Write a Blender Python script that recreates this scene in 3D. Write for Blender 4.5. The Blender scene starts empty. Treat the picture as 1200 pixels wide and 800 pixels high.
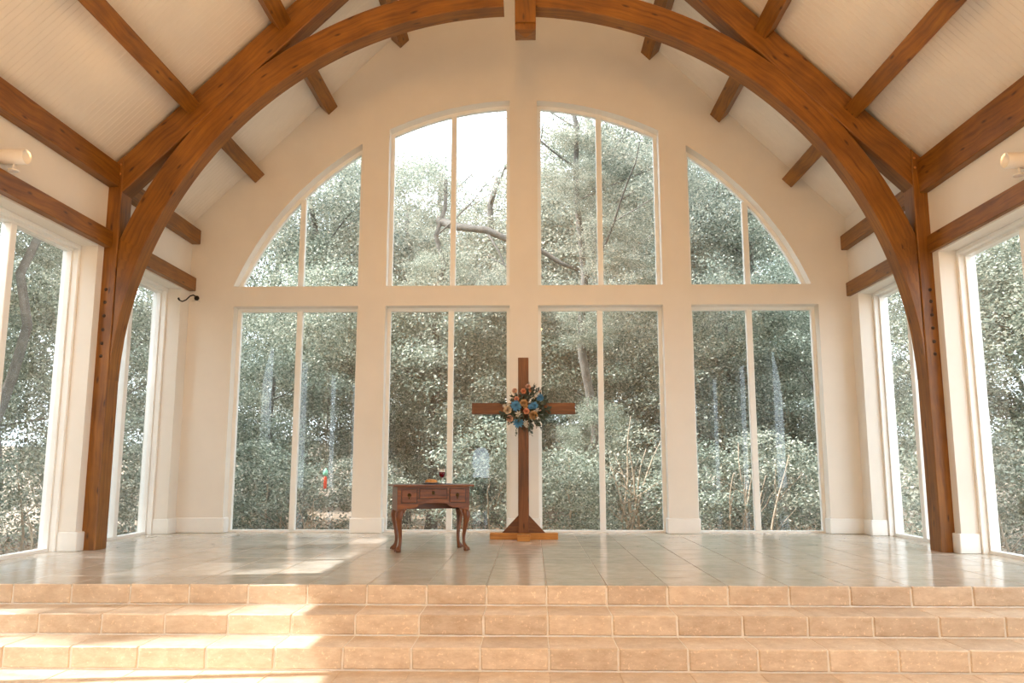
import bpy, bmesh, math, random
import numpy as np
from mathutils import Vector, Matrix

SC = bpy.context.scene
COL = SC.collection
random.seed(7)
PI = math.pi

# ---------------------------------------------------------------- camera
def make_camera():
    yaw, pitch = -0.0226, 0.1522
    cy, sy, cp, sp = math.cos(yaw), math.sin(yaw), math.cos(pitch), math.sin(pitch)
    fwd = Vector((sy*cp, cy*cp, sp)); right = Vector((cy, -sy, 0)); up = right.cross(fwd)
    cam = bpy.data.cameras.new('camera'); o = bpy.data.objects.new('camera', cam); COL.objects.link(o)
    m = Matrix((right, up, -fwd)).transposed().to_4x4(); m.translation = Vector((0.2, -11.9645, 0.95))
    o.matrix_world = m
    cam.sensor_width = 36; cam.lens = 954.0/1200*36; cam.clip_end = 500
    SC.camera = o
make_camera()

# ---------------------------------------------------------------- world, sun, exposure
SC.view_settings.view_transform = 'Standard'; SC.view_settings.look = 'None'
SC.view_settings.gamma = 1.0; SC.view_settings.use_curve_mapping = False
SC.view_settings.exposure = 0.44
w = bpy.data.worlds.new('sky'); SC.world = w; w.use_nodes = True
bg = w.node_tree.nodes['Background']; bg.inputs[0].default_value = (0.80, 0.91, 1.0, 1); bg.inputs[1].default_value = 4.0
def make_sun():
    l = bpy.data.lights.new('sun', 'SUN'); l.energy = 9.5; l.angle = math.radians(0.7); l.color = (1, 0.97, 0.95)
    o = bpy.data.objects.new('sun', l); COL.objects.link(o)
    o.rotation_mode = 'QUATERNION'
    o.rotation_quaternion = Vector((1, 0.13, -0.96)).to_track_quat('-Z', 'Y')
    o.location = (-12, -14, 14)
make_sun()
LAMP = 215.0

# ---------------------------------------------------------------- materials
def nm(name):
    m = bpy.data.materials.new(name); m.use_nodes = True
    nt = m.node_tree; b = nt.nodes['Principled BSDF']
    return m, nt, b
def L(nt, a, b): nt.links.new(a, b)
def ramp(nt, fac, stops):
    r = nt.nodes.new('ShaderNodeValToRGB'); e = r.color_ramp.elements
    while len(e) < len(stops): e.new(0.5)
    for k, (p, c) in enumerate(stops): e[k].position = p; e[k].color = (*c, 1)
    L(nt, fac, r.inputs[0]); return r
def noise(nt, vec, scale, detail=4, rough=0.55):
    n = nt.nodes.new('ShaderNodeTexNoise'); n.inputs['Scale'].default_value = scale
    n.inputs['Detail'].default_value = detail; n.inputs['Roughness'].default_value = rough
    if vec: L(nt, vec, n.inputs['Vector'])
    return n
def bump(nt, b, h, strength, dist=0.01):
    bp = nt.nodes.new('ShaderNodeBump'); bp.inputs['Strength'].default_value = strength; bp.inputs['Distance'].default_value = dist
    L(nt, h, bp.inputs['Height']); L(nt, bp.outputs[0], b.inputs['Normal'])
def mult(nt, c1, c2, fac=1.0):
    m = nt.nodes.new('ShaderNodeMix'); m.data_type = 'RGBA'; m.blend_type = 'MULTIPLY'; m.inputs[0].default_value = fac
    L(nt, c1, m.inputs[6]); L(nt, c2, m.inputs[7]); return m.outputs[2]
def plain(name, col, rough=0.5, metal=0.0, var=0.0, scale=8, bmp=0.0):
    m, nt, b = nm(name); b.inputs['Roughness'].default_value = rough; b.inputs['Metallic'].default_value = metal
    tc = nt.nodes.new('ShaderNodeTexCoord')
    n = noise(nt, tc.outputs['Object'], scale)
    c2 = tuple(max(0, x*(1-var)) for x in col)
    r = ramp(nt, n.outputs[0], [(0.3, c2), (0.7, col)]); L(nt, r.outputs[0], b.inputs['Base Color'])
    if bmp: bump(nt, b, n.outputs[0], bmp)
    return m
def wood(name, light, mid, dark, rough=0.38, knots=True, sx=1.4, sy=26):
    m, nt, b = nm(name); b.inputs['Roughness'].default_value = rough
    uv = nt.nodes.new('ShaderNodeUVMap'); oi = nt.nodes.new('ShaderNodeObjectInfo')
    ad = nt.nodes.new('ShaderNodeVectorMath'); ad.operation = 'ADD'
    cb = nt.nodes.new('ShaderNodeCombineXYZ'); ml = nt.nodes.new('ShaderNodeMath'); ml.operation = 'MULTIPLY'; ml.inputs[1].default_value = 37.0
    L(nt, oi.outputs['Random'], ml.inputs[0]); L(nt, ml.outputs[0], cb.inputs[0]); L(nt, ml.outputs[0], cb.inputs[1])
    L(nt, uv.outputs[0], ad.inputs[0]); L(nt, cb.outputs[0], ad.inputs[1])
    wn = noise(nt, ad.outputs[0], 1.3, 2)
    wa = nt.nodes.new('ShaderNodeVectorMath'); wa.operation = 'SCALE'; wa.inputs[3].default_value = 0.16
    L(nt, wn.outputs[1], wa.inputs[0])
    ad2 = nt.nodes.new('ShaderNodeVectorMath'); ad2.operation = 'ADD'; L(nt, ad.outputs[0], ad2.inputs[0]); L(nt, wa.outputs[0], ad2.inputs[1])
    mp = nt.nodes.new('ShaderNodeMapping'); mp.inputs['Scale'].default_value = (sx, sy, 1); L(nt, ad2.outputs[0], mp.inputs[0])
    n = noise(nt, mp.outputs[0], 1.0, 6, 0.62)
    r = ramp(nt, n.outputs[0], [(0.30, dark), (0.5, mid), (0.72, light)])
    n2 = noise(nt, ad.outputs[0], 2.2, 3)
    r2 = ramp(nt, n2.outputs[0], [(0.3, (0.72, 0.68, 0.62)), (0.65, (1.08, 1.08, 1.08))])
    c = mult(nt, r.outputs[0], r2.outputs[0])
    if knots:
        mk = nt.nodes.new('ShaderNodeMapping'); mk.inputs['Scale'].default_value = (1.3, 4.2, 1); L(nt, ad2.outputs[0], mk.inputs[0])
        v = nt.nodes.new('ShaderNodeTexVoronoi'); v.inputs['Scale'].default_value = 1.0; v.voronoi_dimensions = '2D'; L(nt, mk.outputs[0], v.inputs['Vector'])
        rk = ramp(nt, v.outputs['Distance'], [(0.0, (0.18, 0.12, 0.08)), (0.045, (0.55, 0.5, 0.42)), (0.075, (1, 1, 1))])
        c = mult(nt, c, rk.outputs[0])
    L(nt, c, b.inputs['Base Color']); bump(nt, b, n.outputs[0], 0.25, 0.004)
    return m
def stone(name, a, bcol, rough, pits=True, tint=0.18, scale=5.0):
    m, nt, b = nm(name)
    g = nt.nodes.new('ShaderNodeNewGeometry'); oi = nt.nodes.new('ShaderNodeObjectInfo')
    mp = nt.nodes.new('ShaderNodeMapping'); mp.inputs['Scale'].default_value = (1, 1, 2.2); L(nt, g.outputs['Position'], mp.inputs[0])
    n = noise(nt, mp.outputs[0], scale, 9, 0.72)
    r = ramp(nt, n.outputs[0], [(0.32, bcol), (0.66, a)])
    rt = ramp(nt, oi.outputs['Random'], [(0.0, (1-tint, 1-tint*1.15, 1-tint*1.3)), (1.0, (1.05, 1.04, 1.02))])
    c = mult(nt, r.outputs[0], rt.outputs[0])
    if pits:
        n3 = noise(nt, g.outputs['Position'], 38, 3, 0.7)
        r3 = ramp(nt, n3.outputs[0], [(0.60, (1, 1, 1)), (0.68, (1.35, 1.38, 1.42))])
        c = mult(nt, c, r3.outputs[0])
    n4 = noise(nt, mp.outputs[0], 14, 5, 0.6)
    rr = nt.nodes.new('ShaderNodeMapRange'); rr.inputs[3].default_value = rough*0.8; rr.inputs[4].default_value = rough*1.35
    L(nt, n4.outputs[0], rr.inputs[0]); L(nt, rr.outputs[0], b.inputs['Roughness'])
    L(nt, c, b.inputs['Base Color']); bump(nt, b, n4.outputs[0], 0.12, 0.004)
    return m
def leafmat(name, cols, trans=0.4, rough=0.55):
    m, nt, b = nm(name)
    g = nt.nodes.new('ShaderNodeNewGeometry')
    r = ramp(nt, g.outputs['Random Per Island'], cols)
    L(nt, r.outputs[0], b.inputs['Base Color']); b.inputs['Roughness'].default_value = rough
    t = nt.nodes.new('ShaderNodeBsdfTranslucent'); L(nt, r.outputs[0], t.inputs[0])
    mx = nt.nodes.new('ShaderNodeMixShader'); mx.inputs[0].default_value = trans
    L(nt, b.outputs[0], mx.inputs[1]); L(nt, t.outputs[0], mx.inputs[2]); L(nt, mx.outputs[0], nt.nodes['Material Output'].inputs[0])
    return m
def glassmat(name, tint=(0.97, 0.985, 0.98), haze=0.0):
    m, nt, b = nm(name); nt.nodes.remove(b)
    tr = nt.nodes.new('ShaderNodeBsdfTransparent'); tr.inputs[0].default_value = (*tint, 1)
    gl = nt.nodes.new('ShaderNodeBsdfGlossy'); gl.inputs['Roughness'].default_value = 0.0
    lw = nt.nodes.new('ShaderNodeLayerWeight'); lw.inputs[0].default_value = 0.5
    pw = nt.nodes.new('ShaderNodeMath'); pw.operation = 'POWER'; pw.inputs[1].default_value = 5; L(nt, lw.outputs['Facing'], pw.inputs[0])
    ma = nt.nodes.new('ShaderNodeMath'); ma.operation = 'MULTIPLY_ADD'; ma.inputs[1].default_value = 0.9; ma.inputs[2].default_value = 0.075
    L(nt, pw.outputs[0], ma.inputs[0])
    mx = nt.nodes.new('ShaderNodeMixShader'); L(nt, ma.outputs[0], mx.inputs[0]); L(nt, tr.outputs[0], mx.inputs[1]); L(nt, gl.outputs[0], mx.inputs[2])
    out = mx.outputs[0]
    if haze:
        df = nt.nodes.new('ShaderNodeBsdfDiffuse'); df.inputs[0].default_value = (0.85, 0.9, 0.88, 1)
        m2 = nt.nodes.new('ShaderNodeMixShader'); m2.inputs[0].default_value = haze
        L(nt, out, m2.inputs[1]); L(nt, df.outputs[0], m2.inputs[2]); out = m2.outputs[0]
    L(nt, out, nt.nodes['Material Output'].inputs[0])
    return m
def emit(name, col, s):
    m, nt, b = nm(name); b.inputs['Emission Color'].default_value = (*col, 1); b.inputs['Emission Strength'].default_value = s
    b.inputs['Base Color'].default_value = (*col, 1); return m

M = {}
M['plaster'] = plain('cream_plaster', (0.80, 0.765, 0.70), 0.75, var=0.05, scale=2.0)
M['ceiling'] = plain('ceiling_paint', (0.80, 0.745, 0.66), 0.6, var=0.04, scale=3.0)
M['trim'] = plain('white_trim_paint', (0.86, 0.86, 0.83), 0.4, var=0.03)
M['timber'] = wood('truss_timber', (0.31, 0.128, 0.013), (0.235, 0.090, 0.008), (0.145, 0.050, 0.005), 0.42)
M['crosswood'] = wood('cross_timber', (0.22, 0.085, 0.025), (0.15, 0.052, 0.014), (0.07, 0.022, 0.006), 0.45)
M['pinewood'] = wood('honey_timber', (0.62, 0.30, 0.07), (0.50, 0.215, 0.045), (0.32, 0.12, 0.02), 0.4, knots=False)
M['tablewood'] = wood('polished_cherry', (0.27, 0.090, 0.014), (0.15, 0.044, 0.007), (0.045, 0.013, 0.003), 0.30, knots=False, sx=3, sy=30)
M['platform'] = stone('platform_travertine', (0.60, 0.545, 0.47), (0.44, 0.39, 0.32), 0.15, pits=False, tint=0.07)
M['step'] = stone('step_travertine', (0.74, 0.62, 0.485), (0.54, 0.41, 0.285), 0.40, scale=8.0)
M['grout'] = plain('pale_grout', (0.88, 0.85, 0.79), 0.9, var=0.10, scale=30)
M['grout_floor'] = plain('sanded_grout', (0.42, 0.36, 0.28), 0.9, var=0.2, scale=30)
M['glass'] = glassmat('window_glass', haze=0.03)
M['sideglass'] = glassmat('painted_glare_window_glass', haze=0.07)  # white diffuse share paints glare into the side panes
M['iron'] = plain('black_iron', (0.02, 0.02, 0.02), 0.45, 0.6, var=0.3)
M['bolt'] = plain('dark_peg', (0.05, 0.025, 0.012), 0.5, var=0.3)
M['peg'] = plain('pale_peg', (0.55, 0.22, 0.05), 0.4, var=0.2)
M['brass'] = plain('aged_brass', (0.16, 0.10, 0.04), 0.35, 0.9, var=0.2)
M['white_metal'] = plain('white_enamel', (0.80, 0.78, 0.74), 0.35, var=0.02)
M['bark'] = plain('grey_bark', (0.15, 0.135, 0.115), 0.9, var=0.5, scale=9, bmp=0.6)
M['palebark'] = plain('pale_dry_bark', (0.50, 0.40, 0.29), 0.9, var=0.45, scale=9, bmp=0.5)
M['leaf_a'] = leafmat('olive_leaves', [(0.0, (0.09, 0.12, 0.09)), (0.4, (0.22, 0.26, 0.20)), (0.75, (0.42, 0.43, 0.34)), (1.0, (0.74, 0.71, 0.58))])
M['leaf_b'] = leafmat('grey_green_leaves', [(0.0, (0.09, 0.12, 0.09)), (0.5, (0.24, 0.29, 0.22)), (0.85, (0.46, 0.50, 0.40)), (1.0, (0.75, 0.74, 0.62))])
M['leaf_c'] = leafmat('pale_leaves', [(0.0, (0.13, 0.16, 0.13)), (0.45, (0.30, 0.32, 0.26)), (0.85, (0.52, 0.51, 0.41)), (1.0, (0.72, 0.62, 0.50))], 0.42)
M['litter'] = leafmat('dry_leaves', [(0.0, (0.20, 0.11, 0.06)), (0.5, (0.44, 0.29, 0.18)), (1.0, (0.66, 0.50, 0.36))], 0.15)
M['soil'] = plain('leafy_soil', (0.34, 0.25, 0.17), 0.95, var=0.6, scale=7, bmp=0.4)
M['grass'] = plain('outside_grass', (0.16, 0.19, 0.09), 0.95, var=0.5, scale=4)

# ---------------------------------------------------------------- object helpers
def link(name, me, mat=None, parent=None, loc=None):
    o = bpy.data.objects.new(name, me); COL.objects.link(o)
    if mat is not None and me is not None and not me.materials: me.materials.append(mat)
    if parent: o.parent = parent
    if loc is not None: o.location = loc
    return o
def tag(o, label=None, cat=None, group=None, kind=None):
    if label: o['label'] = label
    if cat: o['category'] = cat
    if group: o['group'] = group
    if kind: o['kind'] = kind
    return o
def empty(name, loc=(0, 0, 0), rz=0.0, parent=None):
    o = bpy.data.objects.new(name, None); COL.objects.link(o); o.location = loc; o.rotation_euler = (0, 0, rz)
    o.empty_display_size = 0.2
    if parent: o.parent = parent
    return o
def struct(name, me, mat, parent=None):
    o = link(name, me, mat, parent)
    if not parent: o['kind'] = 'structure'
    return o
class MB:
    """collects boxes, tubes, lathes and prisms for ONE part"""
    def __init__(s): s.bm = bmesh.new(); s.uv = s.bm.loops.layers.uv.new('UVMap')
    def face(s, vs, uvs=None):
        try: f = s.bm.faces.new(vs)
        except ValueError: return None
        if uvs:
            for l, q in zip(f.loops, uvs): l[s.uv].uv = q
        return f
    def boxuv(s, faces, axis=0, off=0.0):
        for f in faces:
            n = f.normal if f.normal.length > 0 else Vector((0, 0, 1)); a = [abs(n[0]), abs(n[1]), abs(n[2])]
            for l in f.loops:
                c = l.vert.co; o2 = [k for k in range(3) if k != axis]
                u = c[axis]
                k = o2[0] if a[o2[1]] >= a[o2[0]] else o2[1]
                if a[axis] > max(a[o2[0]], a[o2[1]]): l[s.uv].uv = (c[o2[0]]*0.3+off, c[o2[1]])
                else: l[s.uv].uv = (u+off, c[k] + (0.7 if k == o2[1] else 0))
    def box(s, lo, hi, axis=0, bev=0.0, seg=1, off=0.0):
        x0, y0, z0 = lo; x1, y1, z1 = hi; prior = set(s.bm.faces)
        v = [s.bm.verts.new(p) for p in ((x0,y0,z0),(x1,y0,z0),(x1,y1,z0),(x0,y1,z0),(x0,y0,z1),(x1,y0,z1),(x1,y1,z1),(x0,y1,z1))]
        fs = [s.bm.faces.new([v[i] for i in q]) for q in ((3,2,1,0),(4,5,6,7),(0,1,5,4),(1,2,6,5),(2,3,7,6),(3,0,4,7))]
        s.bm.normal_update()
        if bev > 0:
            es = list({e for f in fs for e in f.edges})
            r = bmesh.ops.bevel(s.bm, geom=es, offset=bev, segments=seg, affect='EDGES', profile=0.5)
            fs = [f for f in s.bm.faces if f not in prior]; s.bm.normal_update()
        s.boxuv(fs, axis, off); return s
    def tube(s, pts, rad, n=10, cap=True):
        pts = [Vector(p) for p in pts]; rad = rad if hasattr(rad, '__len__') else [rad]*len(pts); rings = []; d = 0
        ref = Vector((0, 0, 1)) if abs((pts[1]-pts[0]).normalized().z) < 0.9 else Vector((1, 0, 0))
        for i, p in enumerate(pts):
            t = (pts[min(i+1, len(pts)-1)]-pts[max(i-1, 0)]).normalized()
            a = t.cross(ref).normalized(); b = a.cross(t)
            if i: d += (p-pts[i-1]).length
            rings.append(([s.bm.verts.new(p+(a*math.cos(2*PI*k/n)+b*math.sin(2*PI*k/n))*rad[i]) for k in range(n)], d))
        for (r0, d0), (r1, d1) in zip(rings, rings[1:]):
            for k in range(n):
                q = (k+1) % n
                f = s.face([r0[k], r0[q], r1[q], r1[k]], [(d0, k*0.03), (d0, k*0.03+0.03), (d1, k*0.03+0.03), (d1, k*0.03)])
                if f: f.smooth = True
        if cap: s.face(rings[0][0][::-1]); s.face(rings[-1][0])
        return s
    def lathe(s, prof, c=(0, 0, 0), n=24, axis='z', cap=True):
        rings = []
        for r, h in prof:
            ring = []
            for k in range(n):
                a = 2*PI*k/n; p = (r*math.cos(a), r*math.sin(a), h)
                if axis == 'x': p = (h, r*math.cos(a), r*math.sin(a))
                if axis == 'y': p = (r*math.cos(a), h, -r*math.sin(a))
                ring.append(s.bm.verts.new((p[0]+c[0], p[1]+c[1], p[2]+c[2])))
            rings.append(ring)
        for i, (r0, r1) in enumerate(zip(rings, rings[1:])):
            for k in range(n):
                q = (k+1) % n; f = s.face([r0[k], r0[q], r1[q], r1[k]]); f.smooth = True
        if cap: s.face(rings[0][::-1]); s.face(rings[-1])
        return s
    def prism(s, poly, y0, y1, axis=0):
        """poly in x,z extruded along y"""
        a = [s.bm.verts.new((x, y0, z)) for x, z in poly]; b = [s.bm.verts.new((x, y1, z)) for x, z in poly]
        fs = [s.bm.faces.new(a), s.bm.faces.new(b[::-1])]
        for k in range(len(poly)):
            q = (k+1) % len(poly); fs.append(s.bm.faces.new([a[q], a[k], b[k], b[q]]))
        s.bm.normal_update(); s.boxuv(fs, axis); return s
    def mesh(s, name, fix=True):
        if fix: bmesh.ops.recalc_face_normals(s.bm, faces=s.bm.faces)
        me = bpy.data.meshes.new(name); s.bm.to_mesh(me); s.bm.free(); return me
    def build(s, name, mat, parent=None, loc=None, fix=True): return link(name, s.mesh(name, fix), mat, parent, loc)

# ---------------------------------------------------------------- dimensions
W = 4.955; RIDGE = 9.60; BACK = -20.0
XO = 0.106
CXA, CZ, CR = 0.05, 1.909, 4.674                     # great circle of the upper windows
ZT, ZU = 3.333, 3.64
YF, YB = -2.503, -2.234                               # truss front, back
HB = {-1: (3.57, 3.775), 1: (3.445, 3.65)}            # head beams (bottom, top), left / right
EB = {-1: (4.30, 4.52), 1: (4.15, 4.37)}              # eave beams
WX = [(-4.269, -2.389), (-1.972, -0.106), (0.318, 2.184), (2.601, 4.481)]

# ---------------------------------------------------------------- structure: walls
def arc(x, r=CR):
    d = r*r-(x-CXA)**2
    return CZ+math.sqrt(max(d, 0))
def wall_columns(mb, cols, d0, d1, place):
    """cols: list of (u0,u1,[(za0,za1,zb0,zb1)...]) solid intervals bottom/top at both ends; place(u,d,z)->xyz"""
    def P(u, d, z): return mb.bm.verts.new(place(u, d, z))
    def quad(*p): mb.face([P(*q) for q in p])
    def ints(c, side): return [(i[0], i[1]) if side == 0 else (i[2], i[3]) for i in c[2]]
    def diff(A, B):       # parts of A not covered by B
        out = []
        for a0, a1 in A:
            segs = [(a0, a1)]
            for b0, b1 in B:
                ns = []
                for s0, s1 in segs:
                    if b1 <= s0 or b0 >= s1: ns.append((s0, s1)); continue
                    if b0 > s0+1e-4: ns.append((s0, b0))
                    if b1 < s1-1e-4: ns.append((b1, s1))
                segs = ns
            out += segs
        return out
    for k, c in enumerate(cols):
        u0, u1, iv = c
        for a0, a1, b0, b1 in iv:
            quad((u0, d0, a0), (u1, d0, b0), (u1, d0, b1), (u0, d0, a1))
            quad((u0, d1, a1), (u1, d1, b1), (u1, d1, b0), (u0, d1, a0))
            quad((u0, d1, a0), (u1, d1, b0), (u1, d0, b0), (u0, d0, a0))
            quad((u0, d0, a1), (u1, d0, b1), (u1, d1, b1), (u0, d1, a1))
        me_r = ints(c, 1); nx = ints(cols[k+1], 0) if k+1 < len(cols) else []
        for s0, s1 in diff(me_r, nx): quad((u1, d0, s0), (u1, d1, s0), (u1, d1, s1), (u1, d0, s1))
        me_l = ints(c, 0); pv = ints(cols[k-1], 1) if k else []
        for s0, s1 in diff(me_l, pv): quad((u0, d1, s0), (u0, d0, s0), (u0, d0, s1), (u0, d1, s1))
def back_wall():
    roof = lambda x: RIDGE+0.05-abs(x)
    xl = CXA-math.sqrt(CR**2-(ZU-CZ)**2); xr = CXA+math.sqrt(CR**2-(ZU-CZ)**2)
    br = {-5.4, 5.4, 0.0}
    for a, b in WX:
        br |= {a, b}
    br |= {xl, xr}
    for a, b in ((xl, -2.389), (-1.972, -0.106), (0.318, 2.184), (2.601, xr)):
        n = 30 if b-a > 1.87 else 28
        for i in range(1, n): br.add(a+(b-a)*i/n)
    br = sorted(br); cols = []
    for u0, u1 in zip(br, br[1:]):
        m = (u0+u1)/2
        low = any(a < m < b for a, b in WX)
        up = any(a < m < b for a, b in ((xl, -2.389), (-1.972, -0.106), (0.318, 2.184), (2.601, xr)))
        iv = []
        zb = ZT if low else -0.6
        if low: iv.append((-0.6, -0.002, -0.6, -0.002))
        if up: iv.append((zb, ZU, zb, ZU)); iv.append((arc(u0), roof(u0), arc(u1), roof(u1)))
        else: iv.append((zb, roof(u0), zb, roof(u1)))
        cols.append((u0, u1, iv))
    mb = MB(); wall_columns(mb, cols, 0.0, 0.30, lambda u, d, z: (u, d, z))
    struct('wall_back', mb.mesh('wall_back', False), M['plaster'])
back_wall()

SIDEWIN = [(-18.8, -16.4), (-16.1, -13.7), (-13.4, -11.0), (-10.7, -8.3), (-7.7, -5.5), (-4.98, -2.64), (-2.08, -0.29)]
def side_wall(s):
    top = HB[s][0]+0.0; eave = RIDGE+0.06-W
    br = sorted({BACK, 0.0} | {v for p in SIDEWIN for v in p}); cols = []
    for u0, u1 in zip(br, br[1:]):
        m = (u0+u1)/2
        if any(a < m < b for a, b in SIDEWIN): iv = [(-0.6, -0.002, -0.6, -0.002), (top-0.02, eave, top-0.02, eave)]
        else: iv = [(-0.6, eave, -0.6, eave)]
        cols.append((u0, u1, iv))
    mb = MB(); wall_columns(mb, cols, 0.0, 0.42, lambda u, d, z: (s*(W+d), u, z))
    me = mb.mesh('wall', False)
    if s < 0: me.flip_normals()
    struct('wall_left' if s < 0 else 'wall_right', me, M['plaster'])
side_wall(-1); side_wall(1)
def rear_wall():
    cx = -1.77; hw = 0.34; br = sorted({-5.4, 0.0, 5.4} | {cx-hw+2*hw*i/16 for i in range(17)}); cols = []
    for u0, u1 in zip(br, br[1:]):
        m = (u0+u1)/2; r = lambda x: RIDGE+0.05-abs(x); t = lambda x: 1.36+math.sqrt(max(0, hw*hw-(x-cx)**2))
        cols.append((u0, u1, [(-0.6, 0.45, -0.6, 0.45), (t(u0), r(u0), t(u1), r(u1))] if abs(m-cx) < hw else [(-0.6, r(u0), -0.6, r(u1))]))
    mb = MB(); wall_columns(mb, cols, 0, -0.3, lambda u, d, z: (u, BACK+d, z))
    me = mb.mesh('wall', False); me.flip_normals(); struct('wall_rear', me, M['plaster'])
rear_wall()

# ---------------------------------------------------------------- windows
WN = [0]
def window(outer, inner, mull, zbot, topf, place, d0, d1, glass, mw=0.085, extra=None):
    """outer/inner: equal-length polylines (u,z), ring frame between them; mull: list of u"""
    WN[0] += 1
    root = empty('window_%d' % WN[0], place(0.5*(outer[0][0]+outer[-1][0]), (d0+d1)/2, zbot)); root['kind'] = 'structure'
    inv = root.location.copy()
    def loc(u, d, z): return Vector(place(u, d, z))-inv
    mb = MB(); n = len(outer); V = {}
    for nme, line in (('o', outer), ('i', inner)):
        for dd in (0, 1):
            V[nme, dd] = [mb.bm.verts.new(loc(u, (d0, d1)[dd], z)) for u, z in line]
    for k in range(n):
        q = (k+1) % n
        mb.face([V['o', 0][k], V['o', 0][q], V['i', 0][q], V['i', 0][k]]); mb.face([V['i', 1][k], V['i', 1][q], V['o', 1][q], V['o', 1][k]])
        mb.face([V['i', 0][k], V['i', 0][q], V['i', 1][q], V['i', 1][k]]); mb.face([V['o', 1][k], V['o', 1][q], V['o', 0][q], V['o', 0][k]])
    mb.build('window_frame', M['trim'], root)
    # slim sash bead standing proud of the frame
    for u in mull:
        mb = MB(); a = loc(u-mw/2, d0-0.01, zbot); b = loc(u+mw/2, d1, topf(u))
        lo = [min(a[i], b[i]) for i in range(3)]; hi = [max(a[i], b[i]) for i in range(3)]
        mb.box(lo, hi, 2, 0.006); mb.build('mullion', M['trim'], root)
    us = [p[0] for p in inner]; u0, u1 = min(us), max(us); cuts = [u0]+list(mull)+[u1]; dm = d0*0.45+d1*0.55
    for a, b in zip(cuts, cuts[1:]):
        N = 12; pts = [(a, zbot), (b, zbot)]+[(b+(a-b)*i/N, topf(b+(a-b)*i/N)) for i in range(N+1)]
        mb = MB(); mb.face([mb.bm.verts.new(loc(u, dm, z)) for u, z in pts]); mb.build('pane', glass, root, fix=False)
    return root
def rect_ring(u0, u1, z0, z1, w, wb):
    return [(u0, z0), (u1, z0), (u1, z1), (u0, z1)], [(u0+w, z0+wb), (u1-w, z0+wb), (u1-w, z1-w), (u0+w, z1-w)]
pb = lambda u, d, z: (u, d, z)
for (a, b), m in zip(WX, (-3.315, -1.0, 1.255, 3.50)):
    o, i = rect_ring(a, b, 0.0, ZT, 0.05, 0.03)
    window(o, i, [m], 0.03, lambda u: ZT-0.05, pb, 0.19, 0.27, M['glass'])
def arch_window(a, b, m):
    N = 24; w = 0.055; r2 = CR-w
    def lim(x0, r, z0):     # clip to where arc meets the sill
        d = math.sqrt(r*r-(z0-CZ)**2); return max(min(x0, CXA+d), CXA-d)
    a1, b1 = lim(a, CR, ZU), lim(b, CR, ZU); a2, b2 = lim(a+w, r2, ZU+0.03), lim(b-w, r2, ZU+0.03)
    o = [(a1, ZU), (b1, ZU)]+[(b1+(a1-b1)*i/N, arc(b1+(a1-b1)*i/N)) for i in range(N+1)]
    i = [(a2, ZU+0.03), (b2, ZU+0.03)]+[(b2+(a2-b2)*k/N, arc(b2+(a2-b2)*k/N, r2)) for k in range(N+1)]
    window(o, i, [m], ZU+0.03, lambda u: arc(u, r2), pb, 0.19, 0.27, M['glass'])
for (a, b), m in zip(((-5, -2.389), (-1.972, -0.106), (0.318, 2.184), (2.601, 5)), (-3.325, -0.985, 1.28, 3.505)):
    arch_window(a, b, m)
for s in (-1, 1):
    for k, (a, b) in enumerate(SIDEWIN[::-1]):
        zt = HB[s][0]-0.02
        o, i = rect_ring(a, b, 0.0, zt, 0.075, 0.04)
        ml = [-1.22] if k == 0 else [-3.81] if k == 1 else [(a+b)/2]
        window(o, i, ml, 0.04, lambda u: zt-0.075, (lambda u, d, z, s=s: (s*(W+d), u, z)), 0.27, 0.37, M['sideglass'], 0.10)
        # inner casing step beside the jambs
        if k < 2:
            mb = MB()
            for u0, u1 in ((b-0.045, b), (a, a+0.045)):
                x0, x1 = sorted((s*(W+0.20), s*(W+0.27))); mb.box((x0, u0, 0), (x1, u1, zt), 2, 0.004)
            x0, x1 = sorted((s*(W+0.20), s*(W+0.27))); mb.box((x0, a+0.045, zt-0.045), (x1, b-0.045, zt), 1, 0.004)
            mb.build('casing', M['trim'], bpy.data.objects['window_%d' % WN[0]]).matrix_parent_inverse = Matrix.Translation(-bpy.data.objects['window_%d' % WN[0]].location)

# ---------------------------------------------------------------- baseboards
def baseboard(name, lo, hi):
    mb = MB(); mb.box(lo, hi, 0, 0.008); o = mb.build(name, M['trim']); o['kind'] = 'structure'
for a, b in ((-W, -4.269), (-2.389, -1.972), (-0.106, 0.318), (2.184, 2.601), (4.481, W)):
    aa = a if a == -W else a-0.028; bb = b if b == W else b+0.028
    mb = MB(); mb.box((aa, -0.03, 0), (bb, 0.17, 0.215), 0, 0.01); o = mb.build('baseboard_back', M['trim']); o['kind'] = 'structure'
for s, nme in ((-1, 'baseboard_left'), (1, 'baseboard_right')):
    for a, b in ((-0.29, -0.03), (-2.64, -2.08), (-5.5, -4.98), (-8.3, -7.7)):
        x0, x1 = sorted((s*(W-0.03), s*(W+0.20)))
        baseboard(nme, (x0, a-0.02, 0 if a > -5.2 else -0.467), (x1, b+(0.02 if b < -0.1 else 0), 0.215 if a > -5.2 else -0.26))

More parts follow.
